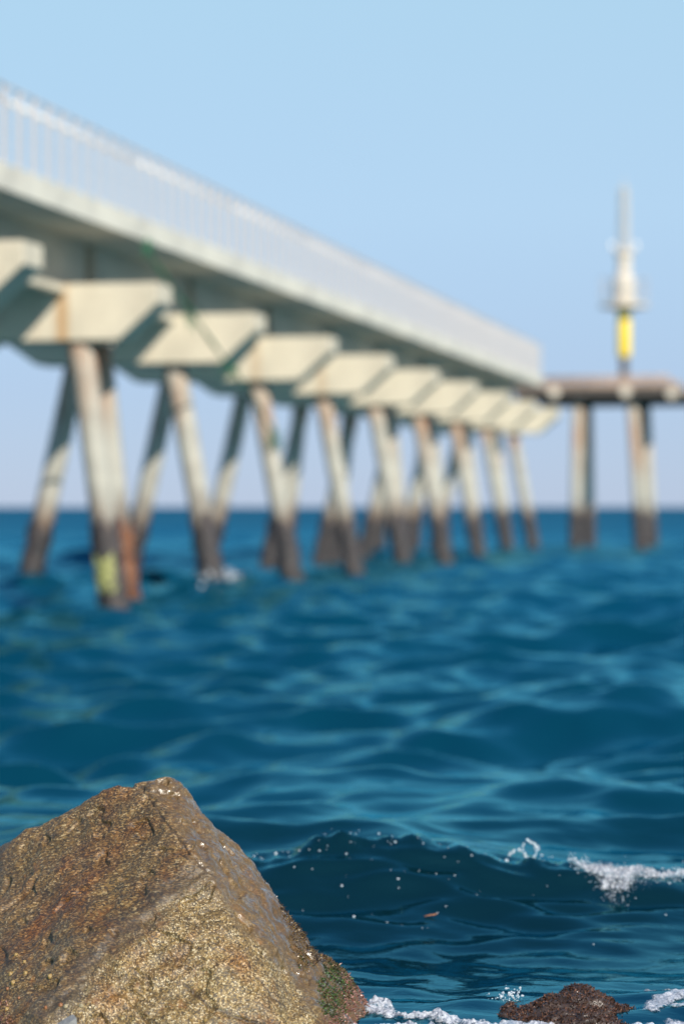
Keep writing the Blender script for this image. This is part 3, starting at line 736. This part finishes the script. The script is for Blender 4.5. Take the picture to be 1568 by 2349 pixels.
turf('seaweed_turf', sv, sf, lambda c: (c[:, 2] > -.05)*1.0, 14000, .004, .013, .0019, M['weed_wet'], small, 9)

# ------------------------------------------------------------------ foam, splash, floating bits
_b = bmesh.new(); bmesh.ops.create_icosphere(_b, subdivisions=1, radius=1)
ICO_V = np.array([p.co[:] for p in _b.verts]); _b.faces.ensure_lookup_table(); ICO_F = np.array([[q.index for q in p.verts] for p in _b.faces]); _b.free()
def blobs(name, cen, rad, mat, squash=1.0, seed=0):
    g = np.random.default_rng(seed); n = len(cen)
    sc = rad[:, None]*g.uniform(.75, 1.25, (n, 3)); sc[:, 2] *= squash
    vv = (cen[:, None, :]+ICO_V[None]*sc[:, None, :]).reshape(-1, 3)
    ff_ = (np.arange(n)[:, None, None]*len(ICO_V)+ICO_F[None]).reshape(-1, 3)
    return obj(name, mesh_np(name, vv, ff_), mat)
g = np.random.default_rng(21)

def mat_froth():
    n = N('lacy_foam'); m = n.new('ShaderNodeAttribute', attribute_name='cover').outputs['Fac']
    vo = n.new('ShaderNodeTexVoronoi'); vo.feature = 'DISTANCE_TO_EDGE'; vo.inputs['Scale'].default_value = 75; n.set(vo.inputs['Vector'], n.tc.outputs['Object'])
    web = n.math('SUBTRACT', 1.0, n.math('MULTIPLY', vo.outputs['Distance'], 3.2)); fn = n.noise(70, 5, .7)
    a = n.math('ADD', n.math('MULTIPLY', m, .85), n.math('ADD', n.math('MULTIPLY', web, .30), n.math('MULTIPLY', n.math('SUBTRACT', fn, .5), 1.5)))
    al = n.ramp(n.math('MULTIPLY', a, .6), [(.24, 0), (.66, .85)])
    n.set(n.b.inputs['Alpha'], al)
    return n.out(n.ramp(fn, [(.3, (.28, .30, .37)), (.5, (.42, .43, .48)), (.68, (.62, .62, .64))]), .4, n.bump(fn, .6, .01))
M['froth'] = mat_froth()
def crest_world(x, s):           # s: offset across the wave, negative towards the shore
    x = np.asarray(x, float); return sea_point(x, crest_y(x)+s)
def foam_sheet(name, X_, Y_, cover, lift, label, lump=26):
    """foam lying on the water: a lumpy sheet over the grid X_,Y_ wherever cover > 0"""
    ny2, nx2 = X_.shape; p = sea_point(X_.ravel(), Y_.ravel()); c = cover.ravel()
    q_ = np.stack([X_.ravel(), Y_.ravel(), X_.ravel()*0], 1)
    lum = np.clip(.55+.7*noise3(q_*lump)+.5*noise3(q_*lump*2.3+5)+.35*noise3(q_*lump*5+9), .05, 2)
    h_ = lift*np.clip(c, 0, 1)*lum; p[:, 2] += .0015+h_*.9; p[:, 1] -= h_*.5
    i_ = np.arange(nx2*ny2).reshape(ny2, nx2); q4 = np.stack([i_[:-1, :-1], i_[:-1, 1:], i_[1:, 1:], i_[1:, :-1]], -1).reshape(-1, 4)
    q4 = q4[(c[q4] > .02).any(1)]; us, inv = np.unique(q4, return_inverse=True)
    me = mesh_np(name, p[us], inv.reshape(q4.shape)); vattr(me, 'cover', np.clip(c[us], 0, 1))
    return tag(obj(name, me, M['froth']), label, 'foam', kind='stuff')
GX, GS = np.meshgrid(np.linspace(.90, 1.95, 330), np.linspace(-.36, .09, 130))
fr_ = np.interp(GX, [.90, .96, 1.02, 1.07, 1.13, 1.22, 1.4, 1.6, 1.95], [.02, -.03, -.16, -.28, -.30, -.19, -.13, -.09, -.06])
gq = np.stack([GX.ravel()*9, GS.ravel()*14, GX.ravel()*0], 1)
wob_ = (.05*noise3(gq)+.03*noise3(gq*2.7+3)).reshape(GX.shape)
cov = smooth(0, .09, GS-fr_+wob_)*smooth(.09, .0, GS+wob_*.5)*smooth(.91, .99, GX)*(.75+.5*noise3(gq*1.7+8).reshape(GX.shape))
foam_sheet('breaking_foam', GX, crest_y(GX)+GS, cov, .034, 'white breaking foam spilling down the right end of the wave')
n = 650
xx = g.uniform(.94, 1.7, n); fb = np.interp(xx, [.90, .96, 1.02, 1.07, 1.13, 1.22, 1.4, 1.6, 1.95], [.02, -.03, -.16, -.28, -.30, -.19, -.13, -.09, -.06])
p = crest_world(xx, .05+(fb-.09)*g.random(n)**.6+g.normal(0, .02, n)); hh = np.abs(g.normal(0, .022, n)); p[:, 2] += hh; p[:, 1] -= hh*.5
tag(blobs('foam_spray', p, g.lognormal(math.log(.0014), .45, n).clip(.0006, .0035), M['foam'], seed=1), 'fine white droplets flying off the breaking foam', 'spray', kind='stuff')
# thin spray above it and along the crest
n = 305
xx = np.concatenate([g.uniform(.95, 1.8, 260), g.uniform(-.5, .9, 45)]); p = crest_world(xx, g.uniform(-.10, .05, n)); p[:, 2] += np.abs(g.normal(0, .014, n))+.004
tag(blobs('crest_spray', p, g.lognormal(math.log(.0022), .45, n).clip(.001, .007), M['drop'], seed=2), 'fine spray droplets thrown along the crest of the wave', 'spray', kind='stuff')
# splash: thin arcs of water on the crest
def arc(pts_px, d, n, jit, r0):
    P_ = np.array(pts_px, float); s = np.linspace(0, len(P_)-1, n); x_ = np.interp(s, range(len(P_)), P_[:, 0]); y_ = np.interp(s, range(len(P_)), P_[:, 1])
    q_ = np.array([px(a_, b_, d) for a_, b_ in zip(x_, y_)])+g.normal(0, jit, (n, 3)); return q_, g.lognormal(math.log(r0), .45, n)
A_ = [arc([(1160, 1928), (1172, 1908), (1190, 1899), (1210, 1915), (1222, 1930)], 10.0, 130, .003, .0030), arc([(1222, 1926), (1232, 1905), (1226, 1885), (1212, 1876), (1202, 1885), (1200, 1900)], 10.0, 110, .0025, .0026),
      arc([(1226, 1928), (1245, 1918), (1240, 1898), (1228, 1890)], 10.0, 60, .003, .0024), arc([(1340, 1915), (1348, 1930), (1356, 1950)], 9.98, 60, .007, .0022)]
p = np.concatenate([a[0] for a in A_]); r = np.concatenate([a[1] for a in A_]).clip(.0008, .006)
keep = noise3(np.stack([p[:, 0]*45, p[:, 2]*45, p[:, 0]*0+2], 1)) > -.12; p, r = p[keep], r[keep]
zc = crest_world(np.array([.72]), np.array([0.]))[0]
p[:, 2] += zc[2]-px(1190, 1930, 10.0)[2]+.004; p[:, 1] += zc[1]-10.0
tag(blobs('water_splash', p, r, M['drop'], seed=3), 'small arching splash of droplets on top of the wave crest', 'splash', kind='stuff')
# white dots on the wave face: froth specks, and blurred glints made solid
n = 60
xx = np.where(g.random(n) < .6, g.uniform(-.5, .5, n), g.uniform(-.55, 1.3, n)); ss = -.02-.75*g.random(n)**1.3; p = crest_world(xx, ss); p[:, 2] += .001
tag(blobs('froth_glints', p, g.lognormal(math.log(.0028), .5, n).clip(.0012, .007), M['foam'], .6, 4), 'scattered white froth specks and solid glint dots on the dark wave face', 'froth', kind='stuff')

# froth where the water meets the boulder and the weedy rock
def froth(name, poly, d_of_y, n, r0, label, lift=.012, seed=0, thr=-.15, fs=18, up=.02):
    gg = np.random.default_rng(seed); xs_ = [a for a, b in poly]; ys_ = [b for a, b in poly]
    P_ = np.stack([gg.uniform(min(xs_), max(xs_), n), gg.uniform(min(ys_), max(ys_), n)], 1); P_ = P_[in_poly(P_, poly)]
    d = CAM_Z*F/(P_[:, 1]-1163); x_ = (P_[:, 0]-784)*d/F
    q_ = sea_point(x_, d); m = noise3(np.stack([x_*fs, d*fs*.6, x_*0+seed], 1)); kk = m > thr
    q_, m = q_[kk], m[kk]; q_[:, 2] += np.maximum(m-thr, 0)*up+gg.random(len(q_))*lift*.4
    return tag(blobs(name, q_, gg.lognormal(math.log(r0), .4, len(q_)).clip(.001, .005), M['foam'], .8, seed), label, 'foam', kind='stuff')
def shore_sheet(name, x0, x1, y0, y1, blobs_, lift, label, seed):
    GX2, GY2 = np.meshgrid(np.linspace(x0, x1, int((x1-x0)/.0035)), np.linspace(y0, y1, int((y1-y0)/.0045)))
    gq2 = np.stack([GX2.ravel(), GY2.ravel()*.7, GX2.ravel()*0+seed], 1)
    m = np.full(GX2.size, -1.)
    for line, w in blobs_:
        m = np.maximum(m, 1-(seg_dist(np.stack([GX2.ravel(), GY2.ravel()], 1), line)/w)**2)
    m = m+.75*noise3(gq2*11)+.5*noise3(gq2*27+3)
    ed = smooth(0, .04, GX2-x0)*smooth(0, .04, x1-GX2)*smooth(0, .04, GY2-y0)*smooth(0, .04, y1-GY2)
    return foam_sheet(name, GX2, GY2, smooth(.0, .9, m).reshape(GX2.shape)*ed, lift, label, 17)
shore_sheet('shore_foam', -.15, .62, 7.5, 8.5, [([(.10, 8.16), (.20, 8.06), (.34, 7.99), (.46, 7.93)], .065), ([(.13, 8.25), (.16, 8.05)], .045), ([(.1, 7.85), (.5, 7.8)], .08)], .026, 'bubbly white foam at the foot of the large boulder', 5)
shore_sheet('rock_foam', .45, 1.35, 7.5, 8.3, [([(.5, 7.93), (.62, 7.90), (.8, 7.87), (1.0, 7.90), (1.12, 7.99)], .05)], .022, 'bubbly white foam in front of the weedy rock', 6)
shore_sheet('drifting_foam', .98, 1.45, 8.0, 8.75, [([(1.04, 8.12), (1.10, 8.3), (1.2, 8.35)], .05), ([(1.12, 8.16), (1.3, 8.2), (1.42, 8.24)], .04), ([(1.08, 8.5), (1.2, 8.52)], .03)], .012, 'patchy pale foam drifting beside the weedy rock', 7)
q1, r1 = arc([(1100, 2345), (1125, 2318), (1150, 2300), (1185, 2282)], 8.3, 260, .016, .0026); q2, r2 = arc([(1110, 2350), (1145, 2330), (1170, 2312)], 8.25, 260, .014, .0028)
tag(blobs('rock_splash', np.concatenate([q1, q2]), np.concatenate([r1, r2]).clip(.001, .006), M['drop'], seed=8), 'little splash of water beside the weedy rock', 'splash', kind='stuff')
# white water round the foot of the second bent
gp = np.random.default_rng(3); n = 420
xc = -2.52; yc = 47.3
x_ = gp.normal(xc, .24, n); y_ = gp.normal(yc, .5, n); p = sea_point(x_, y_); p[:, 2] += np.abs(gp.normal(0, .10, n))
tag(blobs('pile_foam', p, gp.lognormal(math.log(.022), .4, n), M['foam'], seed=9), 'white water breaking round the foot of a pier pile', 'foam', kind='stuff')

# floating twig
q0 = sea_point([.36], [9.62])[0]
me = MB().tube([(-.026, 0, 0), (-.008, .002, .004), (.012, -.002, .007), (.027, .001, .012)], [.0018, .003, .0028, .0012], 7).mesh('floating_twig', 0, True)
M['twig'] = mat_plain('orange_brown_twig', (.30, .11, .04), .5, 0, .2, 90, .1)
tag(obj('floating_twig', me, M['twig'], None, (q0[0], q0[1], q0[2]+.003)), 'short orange brown twig floating on the wave face', 'twig')
